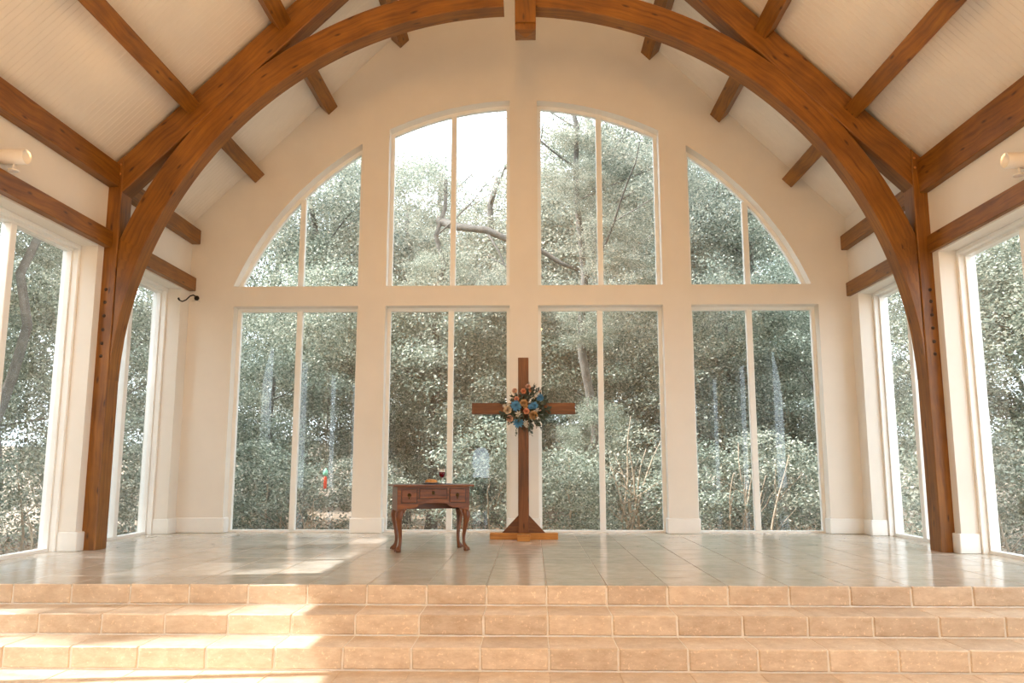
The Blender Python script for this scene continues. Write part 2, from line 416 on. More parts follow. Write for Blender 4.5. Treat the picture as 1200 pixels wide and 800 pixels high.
# ---------------------------------------------------------------- ceiling with grooved boards
def ceiling(s):
    h = RIDGE; x1 = W+0.35
    mb = MB(); mb.prism([(0, h+0.03), (s*x1, h+0.03-x1), (s*x1, h+0.2-x1), (0, h+0.2)], BACK-0.3, 0.3)
    root = mb.build('ceiling', M['ceiling']); root['kind'] = 'structure'
    mb = MB(); pitch = 0.082; n = int(9.0/pitch)
    y = 0.0
    for k in range(n):
        y1 = -k*pitch; y0 = y1-pitch+0.002; c = 0.003
        prof = [(y0, 0.003), (y0+c, 0.0), (y1-c, 0.0), (y1, 0.003)]
        for (ya, za), (yb, zb) in zip(prof, prof[1:]):
            vs = []
            for yy, dz, xx in ((ya, za, 0), (yb, zb, 0), (yb, zb, 1), (ya, za, 1)):
                X = s*(W+0.02) if xx else 0.0
                vs.append(mb.bm.verts.new((X, yy, h-abs(X)+dz*1.4)))
            mb.face(vs)
    b = mb.build('ceiling_boards', M['ceiling'], root); b['kind'] = 'stuff'
    mb = MB(); mb.prism([(0, h+0.0), (s*(W+0.02), h-W-0.02), (s*(W+0.02), h-W+0.01), (0, h+0.025)], BACK, -9.0)
    mb.build('ceiling_panel', M['ceiling'], root)
ceiling(-1); ceiling(1)

# ---------------------------------------------------------------- floors and steps
TW = 0.485; XT = 0.3252
YE, Y2, Y3 = -5.17, -5.594, -5.995; Z2, Z3, Z4 = -0.158, -0.311, -0.467
def tile_meshes(dx, dy, dz, bev, n=1):
    out = []
    for k in range(n):
        mb = MB(); mb.box((-dx/2, -dy/2, -dz), (dx/2, dy/2, 0), 0, bev, 1); out.append(mb.mesh('tile'))
    return out
xs = [XT+k*TW for k in range(-11, 11)]     # joints
def floor_tiles(parent, y0, y1, z, mat, edge_first=True):
    cache = {}
    rows = []; y = y0
    while y < y1-0.02:
        rows.append((y, min(y+TW, y1))); y += TW
    xx = [-W]+[x for x in xs if -W+0.08 < x < W-0.08]+[W]
    for ya, yb in rows:
        for xa, xb in zip(xx, xx[1:]):
            key = (round(xb-xa, 3), round(yb-ya, 3))
            if key not in cache:
                cache[key] = tile_meshes(key[0]-0.006, key[1]-0.006, 0.02, 0.0025)[0]
            link('tile', cache[key], mat, parent, ((xa+xb)/2, (ya+yb)/2, z-random.random()*0.0008))
mb = MB(); mb.box((-W-0.45, YE+0.03, -0.6), (W+0.45, 0.45, -0.004)); fl = mb.build('floor', M['grout_floor']); fl['kind'] = 'structure'
floor_tiles(fl, YE+0.006, 0.0, 0.0, M['platform'])
mb = MB()
for s in (-1, 1): mb.box((min(s*W, s*(W+0.42)), -2.08, -0.01), (max(s*W, s*(W+0.42)), -0.29, 0.001)); mb.box((min(s*W, s*(W+0.42)), -4.98, -0.01), (max(s*W, s*(W+0.42)), -2.64, 0.001))
for a, b in WX: mb.box((a, 0, -0.01), (b, 0.3, 0.001))
mb.build('window_sill', M['platform'], fl)
mb = MB(); mb.box((-W-0.45, BACK-0.3, -0.8), (W+0.45, Y3+0.03, Z4-0.004)); f2 = mb.build('floor', M['step']); f2['kind'] = 'structure'
floor_tiles(f2, Y3-TW*4, Y3-0.006, Z4, M['step'])
mb = MB()
mb.box((-W, Y2+0.03, -0.7), (W, YE+0.03, Z2-0.004)); mb.box((-W, Y3+0.03, -0.7), (W, Y2+0.03, Z3-0.004)); mb.box((-W, YE+0.012, -0.2), (W, YE+0.03, -0.006))
mb.box((-W, Y2+0.012, -0.35), (W, Y2+0.03, Z2-0.008)); mb.box((-W, Y3+0.012, -0.5), (W, Y3+0.03, Z3-0.008))
st = mb.build('trim_1', M['grout']); st['kind'] = 'structure'; st.name = 'floor_steps'
def irregular_tile(dx, dy, dz, seed):
    """thin tile (dx wide, dy high in z, dz thick in y) with slightly wavering edges and rounded arrises"""
    rnd = random.Random(seed); mb = MB(); n = 6; b = 0.007
    rows = []
    def ring(ins, y):
        p = []
        for k in range(n): p.append((-dx/2+ins+(dx-2*ins)*k/n, ins, 0))
        for k in range(3): p.append((dx/2-ins, ins+(dy-2*ins)*k/3, 1))
        for k in range(n): p.append((dx/2-ins-(dx-2*ins)*k/n, dy-ins, 2))
        for k in range(3): p.append((-dx/2+ins, dy-ins-(dy-2*ins)*k/3, 3))
        return p
    jit = [(rnd.uniform(-1, 1)*0.0025, rnd.uniform(-1, 1)*0.002) for _ in range(2*n+6)]
    R = []
    for ins, y in ((0, dz), (0, b), (b, 0)):
        R.append([mb.bm.verts.new((q[0]+j[0], y, q[1]+j[1])) for q, j in zip(ring(ins, y), jit)])
    for r0, r1 in zip(R, R[1:]):
        for k in range(len(r0)): mb.face([r0[k], r0[(k+1) % len(r0)], r1[(k+1) % len(r0)], r1[k]])
    mb.face(R[-1]); return mb.mesh('tile')
hr = 0.150
rm = {}
for zt, yy in ((0.0, YE), (Z2, Y2), (Z3, Y3)):
    hh = (0.158 if zt == 0 else 0.153 if zt == Z2 else 0.156)-0.010
    if round(hh, 3) not in rm: rm[round(hh, 3)] = [irregular_tile(TW-0.016, hh, 0.02, q) for q in range(4)]
    xx = [x for x in xs if -W < x < W-0.02]
    for x in xx:
        if x+TW > W: continue
        link('riser_tile', random.choice(rm[round(hh, 3)]), M['step'], st, (x+TW/2, yy, zt-hh+random.uniform(-0.0008, 0)))
tm = {}
for (ya, yb, z) in ((Y2+0.02, YE+0.0, Z2), (Y3+0.02, Y2+0.0, Z3)):
    d = round(yb-ya, 3); tm[d] = tile_meshes(TW-0.007, d-0.004, 0.02, 0.003)[0]
    for x in xs:
        if x < -W or x+TW > W: continue
        link('tread_tile', tm[d], M['step'], st, (x+TW/2, (ya+yb)/2, z-0.0005))

# ---------------------------------------------------------------- timber truss
def timber_box(name, parent, p0, p1, w, h, mat=None, tilt=0.0, bev=0.008):
    """beam running from p0 to p1 (centre line); w across, h up, rolled by tilt about its length"""
    p0 = Vector(p0); p1 = Vector(p1); d = p1-p0; ln = d.length; x = d.normalized()
    upv = Vector((0, 0, 1)) if abs(x.z) < 0.95 else Vector((0, 1, 0))
    y = upv.cross(x).normalized(); z = x.cross(y)
    mb = MB(); mb.box((0, -w/2, -h/2), (ln, w/2, h/2), 0, bev)
    o = mb.build(name, mat or M['timber'])
    m = Matrix((x, y, z)).transposed().to_4x4() @ Matrix.Rotation(tilt, 4, 'X'); m.translation = p0
    if parent: o.parent = parent; o.matrix_world = m; o.matrix_basis = parent.matrix_world.inverted() @ m
    else: o.matrix_world = m
    return o
truss = empty('arched_truss', (0, (YF+YB)/2, 0))
tag(truss, 'great arched timber truss of orange-brown wood spanning the raised platform', 'truss')
bpy.context.view_layer.update()
TO = Vector(truss.location)
def child_local(mb, name, mat, parent, origin=TO):
    for v in mb.bm.verts: v.co -= origin
    return mb.build(name, mat, parent)
RT = 9.53       # rafter top  x+z
for s in (-1, 1):
    xi, xo = 4.795, 5.075
    mb = MB(); mb.prism([(s*xi, 0), (s*xo, 0), (s*xo, RT-xo), (s*xi, RT-xi)], YF, YB, 2)
    bmesh.ops.bevel(mb.bm, geom=[e for e in mb.bm.edges if abs((e.verts[0].co-e.verts[1].co).normalized().z) > 0.99], offset=0.008, segments=1, affect='EDGES')
    post = child_local(mb, 'post', M['timber'], truss)
    zs = (3.051, 2.894, 2.728, 2.562, 2.398, 2.244) if s < 0 else (3.0, 2.86, 2.70, 2.545, 2.385, 2.24)
    for z in zs:
        mb = MB(); mb.lathe([(0.004, -0.014), (0.016, -0.010), (0.022, 0.0)], (s*4.895, YF, z), 10, 'y'); child_local(mb, 'bolt', M['bolt'], post)
    for z in (4.62, 4.50):
        mb = MB(); mb.lathe([(0.004, -0.006), (0.013, -0.004), (0.015, 0.0)], (s*4.83, YF, z), 10, 'y'); child_local(mb, 'peg', M['peg'], post)
    # rafter
    th = 0.47/math.sqrt(2)
    mb = MB(); x0 = 4.792
    e0, e1 = 0.0, 0.0
    poly = [(s*x0, RT-x0), (0, RT), (0, RT-0.47), (s*x0, RT-0.47-x0)]
    bm_ = mb.bm; ya, yb = YF+0.004, YB-0.004
    a = [bm_.verts.new((x, ya, z)) for x, z in poly]; b = [bm_.verts.new((x, yb, z)) for x, z in poly]
    fs = [bm_.faces.new(a), bm_.faces.new(b[::-1])]+[bm_.faces.new([a[(k+1) % 4], a[k], b[k], b[(k+1) % 4]]) for k in range(4)]
    bm_.normal_update()
    for f in fs:
        for l in f.loops:
            c = l.vert.co; al = (abs(c.x)-c.z)/math.sqrt(2); ac = (abs(c.x)+c.z)/math.sqrt(2)
            l[mb.uv].uv = (al, ac if abs(f.normal.y) > 0.5 else c.y+ac)
    bmesh.ops.bevel(bm_, geom=[e for e in bm_.edges if abs(e.verts[0].co.y-e.verts[1].co.y) < 1e-5 and (e.verts[0].co-e.verts[1].co).length > 1], offset=0.008, segments=1, affect='EDGES')
    child_local(mb, 'rafter', M['timber'], truss)
    # curved rib
    mb = MB(); bm_ = mb.bm; N = 72; cz = 1.872; ri, ro = 4.795, 5.115; ya, yb = YF+0.018, YB-0.004
    def rib_outer(t):      # t angle from horizontal
        r = ro
        if ro*math.cos(t) > 4.793: r = min(ro, 4.793/max(math.cos(t), 1e-6))
        return max(r, ri+0.0005)
    rings = []
    tt = [0.02+(PI/2-0.02-0.025)*(k/N) for k in range(N+1)]
    for t in tt:
        c, sn = math.cos(t), math.sin(t); r1 = rib_outer(t); cc = 0.008
        if r1-ri < 0.03: cc = 0.0005
        ring = [(ri+cc, ya), (r1-cc, ya), (r1, ya+cc), (r1, yb-cc), (r1-cc, yb), (ri+cc, yb), (ri, yb-cc), (ri, ya+cc)]
        rings.append(([bm_.verts.new((s*r*c, y, cz+r*sn)) for r, y in ring], [(r, y) for r, y in ring], t))
    for (r0, q0, t0), (r1, q1, t1) in zip(rings, rings[1:]):
        for k in range(8):
            j = (k+1) % 8
            va, vb = (q0[k][0]+q0[k][1], q0[j][0]+q0[j][1])
            mb.face([r0[k], r0[j], r1[j], r1[k]], [(t0*4.9, va), (t0*4.9, vb), (t1*4.9, vb), (t1*4.9, va)])
    bm_.faces.new(rings[0][0]); bm_.faces.new(rings[-1][0][::-1])
    child_local(mb, 'arch_rib', M['timber'], truss)
# king post with shallow pyramid foot
kx0, kx1 = 0.022, 0.285
mb = MB(); mb.box((kx0, YF-0.03, 6.43), (kx1, YB+0.03, 9.2), 2, 0.006)
bm_ = mb.bm
child_local(mb, 'king_post', M['timber'], truss)
mb = MB()
lo = [(kx0+0.002, YF-0.0), (kx1-0.002, YF-0.0), (kx1-0.002, YB+0.0), (kx0+0.002, YB+0.0)]
v1 = [mb.bm.verts.new((x, y, 6.53)) for x, y in lo]; v0 = [mb.bm.verts.new((x, y, 6.345)) for x, y in lo]
ap = mb.bm.verts.new(((kx0+kx1)/2, (YF+YB)/2, 6.30))
for k in range(4):
    q = (k+1) % 4; mb.bm.faces.new([v0[k], v0[q], v1[q], v1[k]]); mb.bm.faces.new([v0[q], v0[k], ap])
mb.bm.faces.new(v1[::-1]); mb.bm.normal_update(); mb.boxuv(list(mb.bm.faces), 2)
child_local(mb, 'king_post_pendant', M['timber'], truss)

# purlins (rolled to the roof slope), eave beams, head beams
PZ = 9.30
names_p = {0: 'lowest', 1: 'middle', 2: 'highest'}
PX = {-1: (4.03, 2.93, 1.83), 1: (4.17, 3.12, 2.08)}
for s in (-1, 1):
    side = 'left' if s < 0 else 'right'
    for k, ax in enumerate(PX[s]):
        w_, h_ = 0.195, 0.215
        # lower corner at (ax, 9.30-ax); bottom face climbs inwards; height goes outwards to the roof
        A = Vector((s*ax, 0, PZ-ax)); inn = Vector((-s, 0, 1)).normalized(); out = Vector((s, 0, 1)).normalized()
        c = A+inn*w_/2+out*h_/2
        for (y0, y1, bay) in ((YB-0.0, -0.002, 'behind the arch, meeting the back wall'), (-8.0, YF+0.03, 'in front of the arch, over the steps')):
            if k == 2 and y1 < -1: continue
            o = timber_box('purlin', None, (c.x, y0, c.z), (c.x, y1, c.z), w_, h_, tilt=0)
            x = Vector((0, 1, 0)); z = out; y = z.cross(x)
            m = Matrix((x, y, z)).transposed().to_4x4(); m.translation = Vector((c.x, y0, c.z)); o.matrix_world = m
            tag(o, '%s roof purlin on the %s slope, %s' % (names_p[k], side, bay), 'beam', 'roof purlins')
    for nme, (z0_, z1_), xin, txt in (('eave_beam', EB[s], 4.83 if s < 0 else 4.86, 'upper wall beam'), ('head_beam', HB[s], 4.86 if s < 0 else 4.90, 'lower beam along the window heads')):
        for (y0, y1, bay) in ((YB, -0.002, 'behind the arch, ending at the back wall'), (-8.0, YF, 'in front of the arch')):
            z0, z1 = z0_, z1_
            if nme == 'eave_beam' and y0 < -5: z0, z1 = (4.33, 4.62) if s < 0 else (4.18, 4.60)
            xm = s*(xin+5.10)/2
            o = timber_box(nme, None, (xm, y0, (z0+z1)/2), (xm, y1, (z0+z1)/2), 5.10-xin, z1-z0)
            tag(o, '%s on the %s wall, %s' % (txt, side, bay), 'beam', 'wall beams')

# ---------------------------------------------------------------- wall spotlights on the head beams
for s in (-1, 1):
    zb = HB[s][1]; x = s*4.83; y = -4.53; zc = 3.92 if s < 0 else 3.80
    r = empty('spotlight', (x, y, zb)); tag(r, 'white cylinder spotlight standing on the beam of the %s wall' % ('left' if s < 0 else 'right'), 'spotlight', 'white cylinder spotlights')
    mb = MB(); mb.lathe([(0.05, 0), (0.05, 0.015), (0.02, 0.02)], (0, 0, 0), 16); mb.build('base', M['white_metal'], r)
    mb = MB(); mb.tube([(0, 0, 0.018), (0, 0, 0.05), (s*-0.0, 0, zc-zb-0.07)], 0.011, 8); mb.build('stem', M['white_metal'], r)
    prof = [(0.060, -0.12), (0.073, -0.115), (0.075, -0.10), (0.075, 0.118), (0.070, 0.122), (0.066, 0.10), (0.03, 0.06)]
    mb = MB(); mb.lathe([(a, -s*b) for a, b in prof], (0-s*-0.0, 0, zc-zb), 28, 'x'); mb.build('housing', M['white_metal'], r)
    r.location.x = s*4.80
    l = bpy.data.lights.new('spotlight_beam', 'SPOT'); l.energy = 55; l.color = (1.0, 0.58, 0.25); l.spot_size = math.radians(120); l.spot_blend = 0.8; l.shadow_soft_size = 0.06
    o = bpy.data.objects.new('spotlight_beam', l); COL.objects.link(o); o.parent = r; o.location = (-s*0.14, 0, zc-zb)
    o.rotation_mode = 'QUATERNION'; o.rotation_quaternion = Vector((-s, 0.35, 0.5)).to_track_quat('-Z', 'Y')

# ---------------------------------------------------------------- iron hook bracket in the left corner
hk = empty('hook_bracket', (-4.83, -0.0, 3.46)); tag(hk, 'black wrought iron hook bracket under the beam end in the left corner', 'bracket')
mb = MB(); mb.lathe([(0.008, -0.055), (0.03, -0.05), (0.038, -0.03), (0.033, -0.01), (0.02, 0)], (0, 0, 0), 16, 'y'); mb.build('knob', M['iron'], hk)
mb = MB(); mb.tube([(-0.005, -0.05, 0.02), (-0.02, -0.11, 0.03), (-0.04, -0.18, 0.0), (-0.06, -0.26, -0.075), (-0.08, -0.34, -0.115), (-0.092, -0.41, -0.11), (-0.097, -0.44, -0.085)], [0.010]*6+[0.017], 8); mb.build('arm', M['iron'], hk)
mb = MB(); mb.lathe([(0.012, -0.03), (0.05, -0.036), (0.065, -0.05)], (0, -0.05, -0.01), 16, 'z', cap=False); mb.build('glass_cup', M['glass'], hk)

# ---------------------------------------------------------------- lowboy table
def lowboy():
    r = empty('side_table', (-0.965, -2.36, 0), math.radians(17)); tag(r, 'dark polished wooden side table with three drawers and curved legs', 'table')
    tw_, td = 0.93, 0.50; cw, cd = 0.83, 0.42; zt = 0.745
    mb = MB(); mb.box((-tw_/2, -td/2, zt-0.022), (tw_/2, td/2, zt), 0, 0.007, 2); mb.build('table_top', M['tablewood'], r)
    # front apron outline
    zc = 0.455; Wd = cw/2
    poly = [(-Wd, zt-0.022), (-Wd, zc), (-Wd+0.055, zc), (-Wd+0.085, 0.482), (-Wd+0.19, 0.486), (-Wd+0.225, 0.50), (-Wd+0.25, 0.525), (-Wd+0.30, 0.533), (-0.06, 0.54), (0.06, 0.54),
            (Wd-0.30, 0.533), (Wd-0.25, 0.525), (Wd-0.225, 0.50), (Wd-0.19, 0.486), (Wd-0.085, 0.482), (Wd-0.055, zc), (Wd, zc), (Wd, zt-0.022)]
    mb = MB(); mb.prism(poly, -cd/2, -cd/2+0.02, 0); mb.prism([(-Wd, zt-0.022), (-Wd, zc), (Wd, zc), (Wd, zt-0.022)], cd/2-0.02, cd/2, 0)
    mb.box((-Wd, -cd/2+0.02, zc), (-Wd+0.02, cd/2-0.02, zt-0.022), 1); mb.box((Wd-0.02, -cd/2+0.02, zc), (Wd, cd/2-0.02, zt-0.022), 1)
    mb.box((-Wd+0.02, -cd/2+0.02, 0.55), (Wd-0.02, cd/2-0.02, 0.56), 0)
    mb.build('case', M['tablewood'], r)
    for x0, x1, z0, z1 in ((-0.365, -0.195, 0.545, 0.695), (-0.16, 0.15, 0.592, 0.695), (0.185, 0.365, 0.545, 0.695)):
        mb = MB(); y = -cd/2; mb.box((x0, y-0.006, z0), (x1, y-0.0005, z1), 0, 0.004)
        dr = mb.build('drawer', M['tablewood'], r)
        mb = MB(); b = 0.008     # dark bead around the drawer
        mb.box((x0-b, y-0.003, z0-b), (x1+b, y-0.0002, z0)); mb.box((x0-b, y-0.003, z1), (x1+b, y-0.0002, z1+b))
        mb.box((x0-b, y-0.003, z0), (x0, y-0.0002, z1)); mb.box((x1, y-0.003, z0), (x1+b, y-0.0002, z1)); mb.build('bead', M['bolt'], dr)
        xc, zc2 = (x0+x1)/2, (z0+z1)/2+0.01
        mb = MB(); mb.lathe([(0.022, 0), (0.02, -0.004), (0.006, -0.006), (0.006, -0.016), (0.010, -0.02), (0.003, -0.026)], (xc, y-0.006, zc2), 14, 'y')
        if z0 < 0.56: mb.tube([(xc, y-0.02, zc2-0.005), (xc, y-0.022, zc2-0.022), (xc, y-0.02, zc2-0.042)], [0.003, 0.007, 0.009], 8)
        else: mb.tube([(xc-0.02, y-0.016, zc2), (xc-0.016, y-0.02, zc2-0.016), (xc, y-0.022, zc2-0.022), (xc+0.016, y-0.02, zc2-0.016), (xc+0.02, y-0.016, zc2)], 0.003, 6)
        mb.build('handle', M['brass'], dr)
    for sx in (-1, 1):
        for sy in (-1, 1):
            dx, dy = sx*0.70, sy*0.71; bx, by = sx*(Wd-0.042), sy*(cd/2-0.042)
            prof = [(0.470, -0.004, 0.040), (0.445, 0.006, 0.044), (0.42, 0.016, 0.0445), (0.395, 0.021, 0.042), (0.36, 0.021, 0.0365), (0.32, 0.016, 0.031), (0.27, 0.006, 0.026), (0.21, -0.006, 0.0215), (0.15, -0.012, 0.019), (0.10, -0.010, 0.018), (0.07, -0.002, 0.020), (0.045, 0.012, 0.026), (0.025, 0.020, 0.031), (0.008, 0.022, 0.031), (0.0, 0.022, 0.026)]
            mb = MB(); mb.tube([(bx+dx*o, by+dy*o, z) for z, o, q in prof], [q for z, o, q in prof], 14)
            for a in (-0.75, 0, 0.75):      # carved toes
                c, s_ = math.cos(a), math.sin(a); ex, ey = dx*c-dy*s_, dx*s_+dy*c
                mb.tube([(bx+dx*0.008+ex*t, by+dy*0.008+ey*t, z) for t, z in ((0.0, 0.055), (0.022, 0.045), (0.042, 0.026), (0.052, 0.008))], [0.006, 0.010, 0.011, 0.007], 8)
            if sy < 0:    # ear brackets against the apron
                mb.prism([(bx-sx*0.036, 0.47), (bx-sx*0.072, 0.482), (bx-sx*0.036, 0.42)], -cd/2+0.001, -cd/2+0.019)
            mb.build('leg', M['tablewood'], r)
    return r
tb = lowboy()
def table_pt(x, y): c, s = math.cos(math.radians(17)), math.sin(math.radians(17)); return (-0.965+c*x-s*y, -2.36+s*x+c*y, 0.745)
M['pewter'] = plain('pewter', (0.42, 0.42, 0.43), 0.3, 0.85, var=0.1)
M['bread'] = plain('golden_crust', (0.62, 0.30, 0.08), 0.6, var=0.45, scale=22, bmp=0.4)
M['wine'] = plain('red_wine', (0.10, 0.002, 0.008), 0.05, var=0.1)
M['napkin'] = plain('dark_cloth', (0.055, 0.05, 0.075), 0.9, var=0.3, scale=60, bmp=0.3)
mb = MB(); mb.box((-0.165, -0.10, 0), (0.165, 0.10, 0.006), 0, 0.002); nk = mb.build('cloth_mat', M['napkin'], None, table_pt(0.075, -0.02)); nk.rotation_euler[2] = math.radians(17)
tag(nk, 'dark cloth mat lying on the table under the bread plate and wine', 'mat')
px = table_pt(0.0, -0.03)
mb = MB(); mb.lathe([(0.03, 0.0), (0.06, 0.001), (0.105, 0.012), (0.107, 0.015), (0.06, 0.006), (0.0005, 0.005)], (0, 0, 0), 32); pl = mb.build('plate', M['pewter'], None, (px[0], px[1], px[2]+0.006)); tag(pl, 'small pewter plate holding the bread', 'plate')
def bread():
    mb = MB(); bm_ = mb.bm; bmesh.ops.create_uvsphere(bm_, u_segments=28, v_segments=16, radius=1)
    for v in bm_.verts:
        x, y, z = v.co; k = 1+0.05*math.sin(9*x+1)*math.cos(7*y)+0.03*math.sin(15*y)
        zz = max(z, -0.25); zz = math.copysign(abs(zz)**0.75, zz)
        sc = 1-0.07*max(0, math.cos(x*8.5))*max(0, z)
        v.co = (x*0.074*k, y*0.052*k, (zz+0.25**0.75)*0.036*sc*k)
    for f in bm_.faces: f.smooth = True
    o = mb.build('bread_loaf', M['bread'], None, (px[0]+0.0, px[1], px[2]+0.0125)); o.rotation_euler[2] = math.radians(17)
    tag(o, 'small golden bread loaf on a plate on the side table', 'bread')
bread()
def wineglass():
    q = table_pt(0.125, -0.03); r = empty('wine_glass', (q[0], q[1], q[2]+0.0062)); tag(r, 'stemmed wine glass of red wine beside the bread', 'glass')
    gm = glassmat('painted_sheen_glass', (0.92, 0.92, 0.92), 0.38)  # strong white diffuse share paints a pale sheen so the glass shows
    mb = MB(); mb.lathe([(0.034, 0.0), (0.034, 0.002), (0.006, 0.006), (0.0055, 0.02), (0.0055, 0.055), (0.008, 0.068)], (0, 0, 0), 28, cap=False); mb.build('stem', gm, r)
    mb = MB(); mb.lathe([(0.042, 0.134), (0.0425, 0.15), (0.0435, 0.168)], (0, 0, 0), 28, cap=False); mb.build('bowl', gm, r)
    mb = MB(); mb.lathe([(0.0005, 0.067), (0.008, 0.068), (0.022, 0.08), (0.036, 0.105), (0.042, 0.134), (0.0005, 0.134)], (0, 0, 0), 28, cap=False); mb.build('wine', M['wine'], r)
wineglass()

# ---------------------------------------------------------------- standing cross
cr = empty('standing_cross', (0.105, -0.92, 0)); tag(cr, 'tall dark wooden cross on a honey coloured cross-shaped base', 'cross')
def cbox(name, lo, hi, mat, axis, parent=cr):
    mb = MB(); mb.box(lo, hi, axis, 0.004); return mb.build(name, mat, parent)
cbox('upright', (-0.0715, -0.07, 0.08), (0.0715, 0.07, 2.412), M['crosswood'], 2)
cbox('crossbar', (-0.695, -0.068, 1.647), (-0.0716, 0.068, 1.796), M['crosswood'], 0)
cbox('crossbar', (0.0716, -0.068, 1.647), (0.697, 0.068, 1.796), M['crosswood'], 0)
cbox('base_beam', (-0.446, -0.07, 0), (0.454, 0.07, 0.083), M['pinewood'], 0)
cbox('base_beam', (-0.082, -0.36, 0), (0.086, -0.0705, 0.078), M['pinewood'], 1)
cbox('base_beam', (-0.082, 0.0705, 0), (0.086, 0.36, 0.078), M['pinewood'], 1)
for s in (-1, 1):
    mb = MB(); mb.prism([(s*0.0717, 0.083), (s*0.285, 0.083), (s*0.0717, 0.308)], -0.035, 0.035, 0); mb.build('brace', M['crosswood'], cr)

# ---------------------------------------------------------------- floral spray
def petal_mesh(rings, name, L0, cup):
    """rings: list of (count, radius, tilt, length, width)"""
    mb = MB()
    for ri, (n, r, tilt, ln, wd) in enumerate(rings):
        for k in range(n):
            a = 2*PI*(k+0.5*(ri % 2))/n+random.uniform(-.1, .1); ca, sa = math.cos(a), math.sin(a)
            pts = []
            for t, ww in ((0, 0.35), (0.5, 1.0), (0.85, 0.8), (1.0, 0.25)):
                rr = r+ln*t*math.cos(tilt); hh = ln*t*math.sin(tilt)+cup*ln*t*t
                pts.append((rr, ww*wd/2, hh))
            vv = []
            for rr, ww, hh in pts:
                vv.append((mb.bm.verts.new((rr*ca+ww*sa, rr*sa-ww*ca, hh-ww*0.12)), mb.bm.verts.new((rr*ca, rr*sa, hh-0.15*ww)), mb.bm.verts.new((rr*ca-ww*sa, rr*sa+ww*ca, hh-ww*0.12))))
            for p, q in zip(vv, vv[1:]):
                for i in (0, 1):
                    f = mb.face([p[i], p[i+1], q[i+1], q[i]]); f.smooth = True
    return mb.mesh(name, False)
def flowers():
    sx = 0.01135   # metres per photo pixel at the spray
    r = empty('floral_spray', (0.118, -1.0, 1.72)); tag(r, 'floral spray of blue, peach and cream blooms with dark leaves on the cross', 'bouquet')
    fm = {}
    def pm(n, c, v=0.25): fm[n] = plain(n, c, 0.6, var=v, scale=40)
    pm('blue_petals', (0.10, 0.30, 0.52)); pm('peach_petals', (0.86, 0.42, 0.26)); pm('blush_petals', (0.85, 0.55, 0.42)); pm('tan_petals', (0.66, 0.43, 0.21)); pm('cream_petals', (0.80, 0.66, 0.48)); pm('white_petals', (0.80, 0.76, 0.68))
    dahlia = petal_mesh([(11, 0.010, 0.15, 0.058, 0.026), (10, 0.008, 0.5, 0.046, 0.024), (8, 0.005, 0.9, 0.034, 0.02), (6, 0.002, 1.25, 0.024, 0.014)], 'bloom', 1, 0.15)
    rose = petal_mesh([(6, 0.004, 0.25, 0.036, 0.036), (5, 0.004, 0.75, 0.032, 0.034), (5, 0.004, 1.15, 0.030, 0.028), (4, 0.002, 1.4, 0.028, 0.018)], 'bloom', 1, 0.25)
    wisp = petal_mesh([(7, 0.012, 0.1, 0.030, 0.013), (6, 0.004, 0.8, 0.030, 0.012), (3, 0.0, 1.3, 0.03, 0.01)], 'bloom', 1, 0.1)
    items = [(235, 390, 60, 0, 'blue_petals'), (260, 585, 57, 0, 'blue_petals'), (448, 388, 42, 0, 'blue_petals'), (515, 293, 42, 0, 'blue_petals'), (400, 405, 30, 0, 'blue_petals'),
             (320, 220, 30, 1, 'peach_petals'), (240, 312, 28, 1, 'peach_petals'), (355, 452, 34, 1, 'peach_petals'), (160, 540, 38, 1, 'blush_petals'), (415, 208, 32, 1, 'peach_petals'), (375, 165, 30, 1, 'blush_petals'), (218, 210, 28, 1, 'blush_petals'), (512, 225, 16, 1, 'blush_petals'), (520, 452, 18, 1, 'blush_petals'),
             (325, 365, 42, 1, 'tan_petals'), (340, 395, 30, 1, 'tan_petals'), (435, 500, 48, 1, 'tan_petals'), (135, 440, 46, 1, 'cream_petals'), (470, 255, 34, 2, 'cream_petals'), (440, 285, 28, 2, 'cream_petals'),
             (262, 490, 36, 2, 'white_petals'), (345, 590, 36, 2, 'white_petals'), (475, 440, 34, 2, 'white_petals'), (140, 375, 26, 2, 'white_petals'), (95, 390, 22, 2, 'white_petals'), (265, 520, 28, 2, 'white_petals'), (360, 625, 22, 2, 'white_petals')]
    kinds = {'blue_petals': 'blue bloom', 'peach_petals': 'peach rose bloom', 'blush_petals': 'pale pink rose bloom', 'tan_petals': 'golden tan bloom', 'cream_petals': 'cream bloom', 'white_petals': 'white filler bloom'}
    for u, v, rad, k, mt in items:
        me = (dahlia, rose, wisp)[k]; base = (0.068, 0.040, 0.042)[k]
        key = (k, mt)
        if key not in fm: mm = me.copy(); mm.materials.clear(); mm.materials.append(fm[mt]); fm[key] = mm
        o = link('bloom', fm[key], None, r); sc = rad*0.1*sx/base*1.15
        dx, dz = (u/10-33)*sx, -(v/10-41.5)*sx
        dd = -0.16+0.25*(dx*dx+dz*dz)**0.5*1.1+random.uniform(-0.01, 0.01)
        o.location = (dx, dd, dz); o.scale = (sc, sc, sc)
        o.rotation_euler = (PI/2+random.uniform(-.35, .25)-dz*1.0, random.uniform(0, 6.28) if False else dx*1.6, 0); o['label'] = kinds[mt]
    # leafy sprigs
    sage = leafmat('eucalyptus_leaves', [(0, (0.05, 0.07, 0.05)), (0.6, (0.11, 0.14, 0.10)), (1, (0.24, 0.27, 0.21))], 0.15)
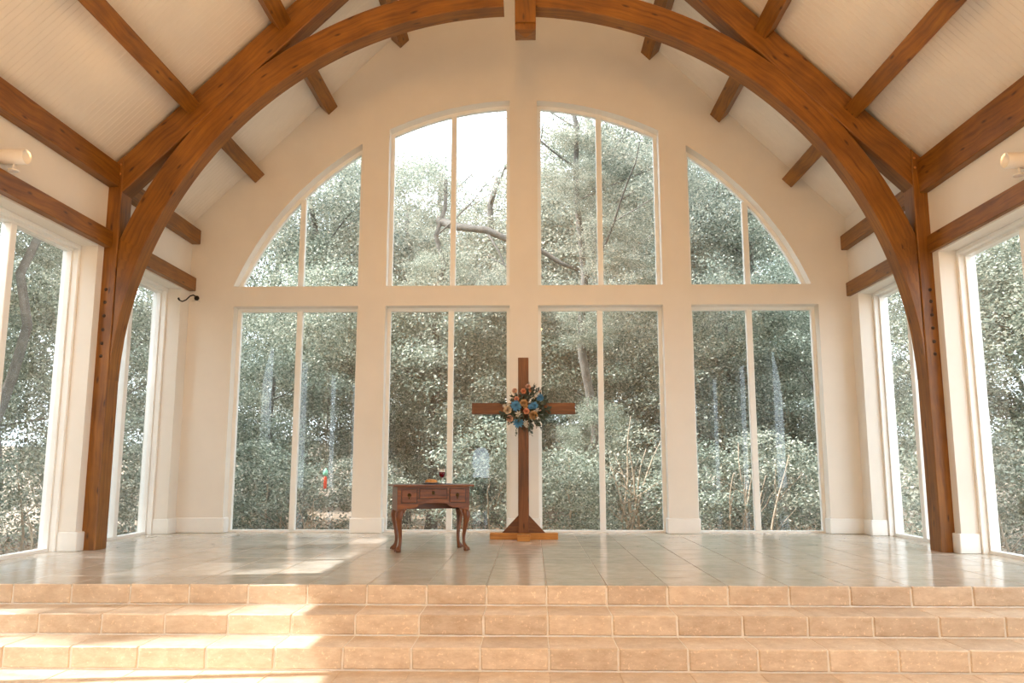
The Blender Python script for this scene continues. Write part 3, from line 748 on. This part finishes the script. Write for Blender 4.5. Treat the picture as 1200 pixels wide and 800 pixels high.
    def sprig(n, ln, seed, droop=0.2, lw=0.030):
        rnd = random.Random(seed); mb = MB(); P = []
        for i in range(8): t = i/7; P.append(Vector((t*ln, 0.02*math.sin(t*3), -droop*ln*t*t)))
        mb.tube(P, 0.0025, 5)
        for i in range(n):
            t = 0.15+0.85*i/n; b = Vector((t*ln, 0.02*math.sin(t*3), -droop*ln*t*t)); sgn = -1 if i % 2 else 1
            d = Vector((0.6, sgn*0.8, rnd.uniform(-.5, .6))).normalized(); sd = d.cross(Vector((rnd.uniform(-.4, .4), rnd.uniform(-.4, .4), 1))).normalized(); l = 0.05*rnd.uniform(.8, 1.2); wv = lw*rnd.uniform(.8, 1.2)
            up = sd.cross(d)*0.004
            q = [b, b+d*l*0.35+sd*wv/2+up, b+d*l*0.75+sd*wv*0.4+up, b+d*l, b+d*l*0.75-sd*wv*0.4+up, b+d*l*0.35-sd*wv/2+up]
            mb.face([mb.bm.verts.new(x) for x in q])
        return mb.mesh('leaf_sprig', False)
    sps = [sprig(12, 0.19, k) for k in range(4)]
    n = 60
    for k in range(n):
        a = 2*PI*k/n+random.uniform(-.1, .1)
        o = link('leaf_sprig', sps[k % 4], sage, r); rr = random.uniform(0.02, 0.13)
        ex = 1.4 if math.cos(a) > 0.2 else (1.1 if math.cos(a) < -0.6 else 0.9)
        if math.sin(a) < -0.4: ex *= 1.05
        o.location = (rr*math.cos(a), -0.075+random.uniform(-.03, .02), rr*math.sin(a)+0.0)
        o.rotation_euler = (random.uniform(0, 6.28), -a, 0); o.rotation_mode = 'YXZ'; o.scale = (ex*random.uniform(.75, 1.1),)*3
        o.rotation_euler = (random.uniform(-1, 1), -a, random.uniform(-.35, .05))
    for (x, z, a, s_) in ((-0.11, -0.21, -1.45, 0.8), (0.16, -0.17, -0.9, 0.7), (0.03, 0.19, 1.5, 0.8), (0.15, 0.17, 0.9, 0.9), (-0.2, 0.04, 2.9, 0.8)):
        o = link('leaf_sprig', sps[1], sage, r); o.rotation_mode = 'YXZ'; o.location = (x, -0.06, z); o.rotation_euler = (0, -a, 0); o.scale = (s_,)*3
flowers()

# ---------------------------------------------------------------- chandeliers of the hall (behind and above the camera)
def chandelier(y, z, lbl, power):
    r = empty('chandelier', (0.1, y, z)); tag(r, lbl, 'chandelier', 'hall chandeliers')
    mb = MB(); mb.tube([(0.45*math.cos(2*PI*k/32), 0.45*math.sin(2*PI*k/32), 0) for k in range(33)], 0.018, 8, cap=False)
    mb.tube([(0, 0, 0.5), (0, 0, RIDGE-z-0.3)], 0.012, 8)
    for k in range(3): a = 2*PI*k/3; mb.tube([(0.45*math.cos(a), 0.45*math.sin(a), 0), (0, 0, 0.5)], 0.008, 6)
    mb.build('ring', M['iron'], r)
    eb = M.setdefault('bulb', emit('warm_bulb', (1.0, 0.55, 0.22), 40))
    for k in range(8):
        a = 2*PI*k/8; mb = MB(); mb.lathe([(0.008, 0.0), (0.012, 0.03), (0.02, 0.05), (0.012, 0.08), (0.002, 0.10)], (0.45*math.cos(a), 0.45*math.sin(a), 0.02), 10); mb.build('bulb', eb, r)
    l = bpy.data.lights.new('chandelier_light', 'POINT'); l.energy = LAMP*power; l.color = (1.0, 0.55, 0.21); l.shadow_soft_size = 0.4
    o = bpy.data.objects.new('chandelier_light', l); COL.objects.link(o); o.parent = r; o.location = (0, 0, -0.15)
chandelier(-7.6, 5.3, 'iron ring chandelier nearest the arch', 0.45); chandelier(-12.0, 5.0, 'iron ring chandelier in the middle of the hall', 1.2); chandelier(-16.5, 5.0, 'iron ring chandelier at the rear of the hall', 1.0)

# ---------------------------------------------------------------- outside: ground, litter, trees
GZ = -0.55
mb = MB()
NG = 60
gv = {}
for i in range(NG+1):
    for j in range(NG+1):
        x = -60+120*i/NG; y = -50+100*j/NG
        z = GZ+0.12*math.sin(x*0.7)*math.cos(y*0.5)*(1 if abs(x) > 6 or y > 1 else 0)+ (0.09*(max(0, y-14)))
        gv[i, j] = mb.bm.verts.new((x, y, z-0.15))
for i in range(NG):
    for j in range(NG): mb.face([gv[i, j], gv[i+1, j], gv[i+1, j+1], gv[i, j+1]])
g = mb.build('ground', M['soil'], fix=False); g['kind'] = 'structure'

rng = np.random.default_rng(11)
def leaf_quads(cent, size, name, upbias=0.6, flat=0.0):
    n = len(cent); nrm = rng.normal(size=(n, 3)); nrm[:, 2] = np.abs(nrm[:, 2])+upbias; nrm /= np.linalg.norm(nrm, axis=1)[:, None]
    t = rng.normal(size=(n, 3)); t -= nrm*(t*nrm).sum(1)[:, None]; t /= np.linalg.norm(t, axis=1)[:, None]; b = np.cross(nrm, t)
    s = (size*rng.uniform(0.6, 1.3, n))[:, None]
    v = np.empty((n, 4, 3), np.float32)
    v[:, 0] = cent-t*s*0.5; v[:, 1] = cent+b*s*0.27-nrm*s*0.06; v[:, 2] = cent+t*s*0.5; v[:, 3] = cent-b*s*0.27-nrm*s*0.06
    me = bpy.data.meshes.new(name); me.vertices.add(n*4); me.vertices.foreach_set('co', v.ravel())
    me.loops.add(n*4); me.loops.foreach_set('vertex_index', np.arange(n*4, dtype=np.int32)); me.polygons.add(n)
    me.polygons.foreach_set('loop_start', np.arange(0, n*4, 4, dtype=np.int32)); me.update(); me.validate(); return me
def crown(nc, per, rx, ry, rz, leaf, name, clump=0.32):
    d = rng.normal(size=(nc, 3)); d /= np.linalg.norm(d, axis=1)[:, None]; rr = rng.uniform(0.35, 1.0, nc)**0.6
    c = d*rr[:, None]*np.array([rx, ry, rz])
    pts = (c[:, None, :]+rng.normal(size=(nc, per, 3))*np.array([clump, clump, clump*0.45])).reshape(-1, 3)
    return leaf_quads(pts, leaf, name)
CR_ = {}
CR_['a'] = [crown(75, 250, 1.9, 1.7, 1.6, 0.075, 'foliage', 0.27) for _ in range(2)]
CR_['b'] = [crown(80, 250, 1.9, 1.6, 1.7, 0.068, 'foliage', 0.25) for _ in range(2)]
CR_['c'] = [crown(75, 200, 2.1, 1.8, 1.7, 0.085, 'foliage', 0.30) for _ in range(2)]
CR_['s'] = [crown(55, 190, 1.0, 0.8, 1.0, 0.06, 'foliage', 0.17) for _ in range(2)]
for k, mt in (('a', 'leaf_a'), ('b', 'leaf_b'), ('c', 'leaf_c'), ('s', 'leaf_b')):
    for me in CR_[k]: me.materials.append(M[mt])
sa = [m.copy() for m in CR_['s']]
for m in sa: m.materials.clear(); m.materials.append(M['leaf_a'])
CR_['t'] = sa
def limb(mb, p, d, ln, r0, rnd, depth=0):
    pts = [Vector(p)]; rad = [r0]; n = 7; d = Vector(d).normalized()
    for i in range(n):
        d = (d+Vector((rnd.uniform(-.16, .16), rnd.uniform(-.16, .16), rnd.uniform(-.05, .10)))).normalized()
        pts.append(pts[-1]+d*ln/n); rad.append(r0*(1-0.75*(i+1)/n))
    mb.tube(pts, rad, 8 if r0 > 0.04 else 5)
    return pts
def tree(name, label, x, y, h, r0, crowns, mat='bark', lean=(0, 0), group='trees outside the windows', seed=None, nb=6, first=0.35):
    seed = seed if seed is not None else int(abs(x)*31+abs(y)*17+h*7); rnd = random.Random(seed)
    r = empty(name, (x, y, GZ-0.25)); tag(r, label, 'tree' if h > 3.2 else 'shrub', group)
    mb = MB(); pts = [Vector((0, 0, 0))]; rad = [r0*1.25]; n = 12
    for i in range(n):
        t = (i+1)/n; pts.append(Vector((lean[0]*t*h+rnd.uniform(-1, 1)*0.05*h*0.3, lean[1]*t*h+rnd.uniform(-1, 1)*0.015*h, h*t))); rad.append(r0*(1-0.6*t))
    mb.tube(pts, rad, 10); mb.build('trunk', M[mat], r)
    for k in range(nb):
        t = first+(0.95-first)*k/max(1, nb-1); i = int(t*n); a = rnd.uniform(0, 6.28)
        mb = MB(); p2 = limb(mb, pts[i], (math.cos(a), math.sin(a), rnd.uniform(0.1, 0.9)), h*rnd.uniform(0.22, 0.36), rad[i]*0.45, rnd)
        limb(mb, p2[3], (math.cos(a+.8), math.sin(a+.8), 0.6), h*0.15, rad[i]*0.2, rnd); mb.build('branch', M[mat], r)
    for (dx, dy, dz, sc, kind) in crowns:
        me = rnd.choice(CR_[kind]); o = link('foliage', me, None, r, (dx, dy, dz)); o.rotation_euler = (rnd.uniform(-.2, .2), rnd.uniform(-.2, .2), rnd.uniform(0, 6.28))
        o.scale = (sc*rnd.uniform(.9, 1.1), sc*rnd.uniform(.9, 1.1), sc*rnd.uniform(.9, 1.1)); o['kind'] = 'stuff'
    return r
# mid row of dense understorey trees just beyond the back wall
T = [
 ('bushy tree filling the far left lower window', -5.3, 5.2, 4.2, 0.07, [(0, 0, 3.0, 0.95, 'b'), (-0.6, .3, 1.6, .8, 'b'), (0.9, 0.2, 4.1, 0.8, 'a')], 'bark'),
 ('leafy tree behind the mullion of the far left lower window', -3.6, 6.6, 5.2, 0.09, [(0, 0, 3.6, 1.05, 'b'), (0.3, 0, 2.0, .8, 'b'), (-.6, 0, 5.0, 0.9, 'a')], 'bark'),
 ('dense tree behind the table window, left pane', -1.9, 6.3, 4.8, 0.08, [(0, 0, 3.6, 1.0, 'a'), (0.1, .5, 1.9, .85, 'b'), (0.2, .4, 4.9, .8, 'c')], 'bark'),
 ('dense tree behind the cross, left of it', -0.2, 7.4, 5.2, 0.09, [(0, 0, 3.6, 1.0, 'a'), (-.3, 0, 2.0, 0.9, 'b'), (0.2, 0, 5.0, .9, 'c')], 'bark'),
 ('leafy tree seen through the window right of the cross, left pane', 1.55, 7.0, 5.0, 0.08, [(0, 0, 3.5, 1.0, 'b'), (0, 0, 1.8, 0.85, 'b'), (0, 0, 5.0, .85, 'c')], 'bark'),
 ('leafy tree seen through the window right of the cross, right pane', 3.2, 6.2, 4.6, 0.07, [(0, 0, 3.3, .9, 'a'), (.2, 0, 4.7, .8, 'c'), (0.1, .8, 2.0, .6, 'b')], 'bark'),
 ('dense tree behind the far right lower window, left pane', 4.7, 6.8, 5.0, 0.08, [(0, 0, 3.6, 1.0, 'b'), (0, 0, 2.0, .85, 'b'), (0, 0, 5.0, .9, 'a')], 'bark'),
 ('dense tree behind the far right lower window, right pane', 6.5, 6.0, 5.2, 0.08, [(0, 0, 3.5, 1.0, 'b'), (0, 0, 2.0, .8, 'a'), (0, 0, 5.0, .9, 'b')], 'bark'),
 ('tree seen through the narrow right side window', 8.3, 3.6, 5.0, 0.08, [(0, 0, 3.6, 1.0, 'a'), (0, 0, 2.0, .8, 'b'), (0, 0, 5.2, .8, 'a')], 'bark'),
 ('tree seen through the near right side window', 9.6, 0.6, 5.6, 0.09, [(0, 0, 3.8, 1.0, 'a'), (0, 0, 2.0, .85, 'a'), (0, 0, 5.4, .9, 'a')], 'bark'),
 ('tree beyond the near right side window, nearer its far jamb', 9.3, 2.3, 5.2, 0.09, [(0, 0, 3.4, .9, 'b'), (0, 0, 1.6, .8, 'b'), (0, 0, 5.2, .9, 'a')], 'bark'),
 ('tree seen through the narrow left side window', -8.0, 4.0, 5.2, 0.10, [(0, 0, 3.6, 1.0, 'b'), (0, 0, 2.0, .8, 'b'), (0, 0, 5.2, .9, 'a')], 'bark'),
 ('tree seen through the near left side window, beside the thick trunk', -9.4, 1.6, 5.6, 0.09, [(0, 0, 3.8, 1.0, 'b'), (0, 0, 1.9, .8, 'b'), (0, 0, 5.4, .9, 'a')], 'bark'),
]
for a in T: tree('woodland_tree', *a)
# tall trees of the second row, seen in the arched windows
T2 = [
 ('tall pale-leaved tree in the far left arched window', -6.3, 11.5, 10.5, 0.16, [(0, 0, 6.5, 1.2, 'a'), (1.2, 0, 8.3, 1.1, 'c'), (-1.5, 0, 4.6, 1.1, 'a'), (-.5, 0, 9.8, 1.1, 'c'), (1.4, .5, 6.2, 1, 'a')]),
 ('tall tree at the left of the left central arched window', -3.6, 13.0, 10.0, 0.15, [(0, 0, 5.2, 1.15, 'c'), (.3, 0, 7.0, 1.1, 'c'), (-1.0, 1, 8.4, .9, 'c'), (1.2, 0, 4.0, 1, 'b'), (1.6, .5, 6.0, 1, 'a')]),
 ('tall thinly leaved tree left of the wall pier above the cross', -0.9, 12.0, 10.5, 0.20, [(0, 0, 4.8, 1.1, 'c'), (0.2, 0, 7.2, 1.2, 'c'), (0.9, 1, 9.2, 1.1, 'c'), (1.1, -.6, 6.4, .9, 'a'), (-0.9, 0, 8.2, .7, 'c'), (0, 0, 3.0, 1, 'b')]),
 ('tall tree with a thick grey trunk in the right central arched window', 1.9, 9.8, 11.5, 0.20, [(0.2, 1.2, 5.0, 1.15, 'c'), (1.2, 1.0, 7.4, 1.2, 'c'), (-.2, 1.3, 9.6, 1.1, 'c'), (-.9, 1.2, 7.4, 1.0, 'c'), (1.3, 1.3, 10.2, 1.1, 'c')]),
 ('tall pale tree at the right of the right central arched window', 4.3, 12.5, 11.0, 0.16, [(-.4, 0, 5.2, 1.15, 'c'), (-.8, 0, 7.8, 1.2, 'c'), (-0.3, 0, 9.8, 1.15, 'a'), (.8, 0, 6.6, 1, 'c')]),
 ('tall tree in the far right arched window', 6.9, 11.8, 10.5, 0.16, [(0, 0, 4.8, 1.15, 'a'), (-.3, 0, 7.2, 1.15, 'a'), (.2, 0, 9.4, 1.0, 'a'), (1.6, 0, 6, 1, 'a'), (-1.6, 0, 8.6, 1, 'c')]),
 ('tall tree beyond the right wall windows', 11.5, 6.5, 9.5, 0.16, [(0, 0, 4.6, 1.2, 'a'), (0, 0, 7.2, 1.3, 'a'), (1.5, -2, 5, 1.2, 'b')]),
 ('tall tree beyond the near right side window, further out', 13.6, 2.6, 9.5, 0.18, [(0, 0, 3.6, 1.3, 'b'), (0, 0, 6.5, 1.3, 'a'), (0, -2, 4, 1.2, 'a')]),
 ('tall tree beyond the narrow left side window', -11.0, 7.5, 9.5, 0.18, [(0, 0, 4.2, 1.3, 'a'), (0, 0, 7, 1.3, 'a'), (-2, -2, 4.4, 1.2, 'b')]),
 
 ('tall tree beyond the near left side window, further out', -13.5, 4.0, 9.5, 0.18, [(0, 0, 3.6, 1.3, 'b'), (0, 0, 6.5, 1.3, 'a'), (0, 2, 4, 1.2, 'b')]),
 ('leafy tree standing outside the left wall beside the steps', -9.2, -4.2, 7.0, 0.15, [(0, 0, 5.0, .75, 'a'), (0.4, 1.2, 6.0, .7, 'c'), (-.6, -0.5, 6.6, .6, 'c')]),
 ('second leafy tree outside the left wall, nearer the back corner', -9.6, -1.4, 7.0, 0.15, [(0, 0, 5.2, .8, 'a'), (0.4, .6, 6.6, .7, 'a'), (0.5, -0.7, 3.9, .7, 'c')]),
]
for a in T2: tree('tall_tree', *a, nb=7)
tree('tall_tree', 'thick leaning grey trunk in the near left side window', -8.25, 0.5, 9.5, 0.10, [(0, 0, 8.6, 1.0, 'a'), (0.3, 0.4, 5.6, .4, 'a')], lean=(0.11, 0), nb=4, first=0.72)
tree('tall_tree', 'grey trunked tree rising close behind the windows right of the cross', 1.62, 4.9, 9.8, 0.12, [(0.3, 0.6, 9.6, .9, 'c'), (0.3, -.2, 6.5, .42, 'c'), (-.5, 0.3, 8.3, .5, 'c'), (1.3, .2, 7.4, .6, 'c'), (1.2, 0, 5.5, .4, 'a'), (-.1, -.3, 2.3, .45, 'b'), (-.2, -.4, 4.7, .38, 'a'), (-.35, -.3, 7.6, .30, 'c'), (.5, -.2, 5.6, .4, 'c')], lean=(-0.05, 0), nb=5, first=0.55)
lt = tree('tall_tree', 'tree with a thick crooked limb crossing the central arched windows', -2.1, 6.6, 8.5, 0.11, [(-.3, .5, 8.3, .55, 'c'), (1.6, -.4, 5.6, .45, 'c'), (0.2, -.2, 6.0, .5, 'a')], lean=(0.03, 0), nb=1, first=0.9)
mb = MB(); zo = GZ-0.25
mb.tube([(x+2.1, yy-6.6, z-zo) for x, yy, z in ((-1.95, 6.6, 6.7), (-1.45, 6.2, 6.42), (-0.8, 6.0, 6.28), (-0.21, 6.0, 6.02), (0.41, 6.0, 5.82), (0.92, 6.0, 5.48), (1.3, 5.9, 5.3))], [0.10, 0.09, 0.085, 0.075, 0.06, 0.05, 0.03], 8)
mb.tube([(x+2.1, yy-6.6, z-zo) for x, yy, z in ((-0.8, 6.0, 6.28), (-0.5, 5.9, 5.75), (-0.35, 5.8, 5.35), (-0.1, 5.8, 5.2))], [0.03, 0.025, 0.02, 0.01], 6)
mb.build('branch', M['bark'], lt)
# unseen hedge trees added left of the hall to block low sky light (lower than the sun's path to the windows)
for k, y in enumerate((-6.6, -9.4, -12.2, -15.0)):
    tree('sky_blocker_tree', 'unseen round tree added outside the left wall to block low sky light, number %s from the steps' % ('one two three four'.split()[k]), -9.6, y, 3.4, 0.08, [(0, 0, 2.0, .9, 'b'), (0.1, .8, 1.5, .75, 'b'), (0, -.8, 1.6, .75, 'a')], group='added sky-blocking trees', nb=3)
tree('woodland_tree', 'slender airy tree outside the left wall beside the lower steps', -9.4, -6.4, 6.9, 0.06, [(0, 0.3, 6.8, .34, 'c'), (0.1, -1.0, 5.3, .25, 'c'), (0.1, 1.3, 5.7, .32, 'a')], nb=4, first=0.6)
for k, y in enumerate((-4.5, -8.0, -11.5, -15.0, -18.5)):  # unseen far row, added to keep sky light out of the left windows
    tree('light_blocker_tree', 'unseen tall tree added left of the hall to block window light, number %s from the arch' % ('one two three four five'.split()[k]), -16.0, y, 9.4, 0.2, [(0, 0, 2.4, 1.5, 'b'), (0, .5, 5.2, 1.5, 'b'), (0, -.3, 7.9, 1.25, 'b')], group='added light-blocking trees', nb=4)
# third row fills the depth of the wood
for k, x in enumerate((-12.5, -9.5, -6.0, -3.0, 0.2, 3.2, 6.2, 9.6, 12.8)):
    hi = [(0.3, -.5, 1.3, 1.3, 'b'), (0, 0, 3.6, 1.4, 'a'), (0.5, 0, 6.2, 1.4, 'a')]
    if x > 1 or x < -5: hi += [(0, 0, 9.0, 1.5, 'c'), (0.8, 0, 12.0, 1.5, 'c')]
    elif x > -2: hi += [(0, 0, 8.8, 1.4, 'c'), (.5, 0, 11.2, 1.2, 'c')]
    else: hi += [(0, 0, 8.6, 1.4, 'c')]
    tree('distant_tree', 'distant tree in the back of the wood, number %s from the left' % ('one two three four five six seven eight nine'.split()[k]), x, 17.0+(k % 3), 12.5 if len(hi) > 3 else 9.0, 0.18, hi, group='distant trees')
# shrubs near the glass
S = [(-4.6, 3.0, 1.3, 's', 'low shrub close behind the far left lower window, left pane'), (-3.0, 3.6, 1.1, 't', 'low shrub close behind the far left lower window, right pane'),
     (-0.6, 3.8, 1.5, 's', 'low shrub between the table and the cross, outside'), (0.9, 3.0, 1.2, 's', 'low shrub just right of the cross, outside'),
     (2.0, 4.6, 1.4, 't', 'low shrub outside the window right of the cross'), (3.2, 3.2, 1.3, 's', 'low shrub outside the far right lower window, left pane'), (4.6, 3.0, 1.4, 't', 'low shrub outside the far right lower window, right pane'),
     (-7.2, 1.8, 1.5, 's', 'shrub outside the narrow left side window'), (7.2, 1.6, 1.4, 't', 'shrub outside the narrow right side window'), (7.9, -.6, 1.3, 's', 'shrub outside the near right side window'), (-7.9, -0.9, 1.4, 't', 'shrub outside the near left side window')]
for x, y, sc, kd, lb in S:
    tree('shrub', lb, x, y, 1.9, 0.025, [(0, 0, 0.95*sc, sc*0.85, kd)], 'palebark', group='shrubs outside the glass', nb=5, first=0.1)
# bare twiggy stems
def stems(label, x, y, n, h, sp, seed):
    rnd = random.Random(seed); r = empty('bare_stems', (x, y, GZ-0.2)); tag(r, label, 'shrub', 'bare woody stems')
    for k in range(n):
        mb = MB(); a = rnd.uniform(0, 6.28); p = limb(mb, (rnd.uniform(-.15, .15)*sp, rnd.uniform(-.15, .15)*sp, 0), (math.cos(a)*.28, math.sin(a)*.28, 1), h*rnd.uniform(.6, 1.1), 0.028, rnd)
        for q in (2, 4): limb(mb, p[q], (rnd.uniform(-1, 1), rnd.uniform(-1, 1), .5), h*.35, .012, rnd)
        mb.build('stem', M['palebark'], r)
stems('pale bare stems behind the right pane beside the cross', 1.95, 3.2, 7, 2.6, 1.5, 3)
stems('bare stems behind the far left lower window', -3.9, 2.6, 6, 1.8, 2.5, 4)
stems('bare arching stems behind the far right lower window', 3.9, 2.5, 7, 2.0, 2.5, 5)
stems('bare stems behind the window by the table', -1.2, 4.4, 6, 1.9, 3, 6)
stems('bare stems outside the near right side window', 6.9, 0.6, 7, 1.7, 2.5, 8)
stems('bare stems outside the near left side window', -7.0, -0.2, 7, 1.9, 2.5, 9)
# leaf litter
n = 26000
pts = np.empty((n, 3)); pts[:, 0] = rng.uniform(-11, 11, n); pts[:, 1] = rng.uniform(0.4, 12, n)
pts[:, 2] = GZ-0.15+0.12*np.sin(pts[:, 0]*0.7)*np.cos(pts[:, 1]*0.5)*(pts[:, 1] > 1)+rng.uniform(0.0, 0.09, n)
lit = link('leaf_litter', leaf_quads(pts, 0.12, 'leaf_litter', 1.2), M['litter']); tag(lit, 'dry brown fallen leaves covering the ground outside the windows', 'leaves', kind='stuff')
# little hanging wind spinner
M['red'] = plain('red_plastic', (0.85, 0.07, 0.02), 0.4, var=0.1); M['mint'] = plain('mint_plastic', (0.30, 0.75, 0.55), 0.4, var=0.1)
fd = empty('hanging_feeder', (-3.415, 2.5, 0.55)); tag(fd, 'small red and mint green feeder hanging outside the far left lower window', 'feeder')
mb = MB(); mb.lathe([(0.004, 0.0), (0.028, 0.02), (0.028, 0.20), (0.012, 0.23)], (0, 0, 0), 14); mb.build('tube', M['red'], fd)
mb = MB(); mb.lathe([(0.012, 0.23), (0.05, 0.26), (0.035, 0.33), (0.004, 0.37)], (0, 0, 0), 14); mb.build('cap', M['mint'], fd)
mb = MB(); mb.tube([(0, 0, 0.365), (0, 0, 2.2)], 0.003, 5); mb.build('cord', M['iron'], fd)
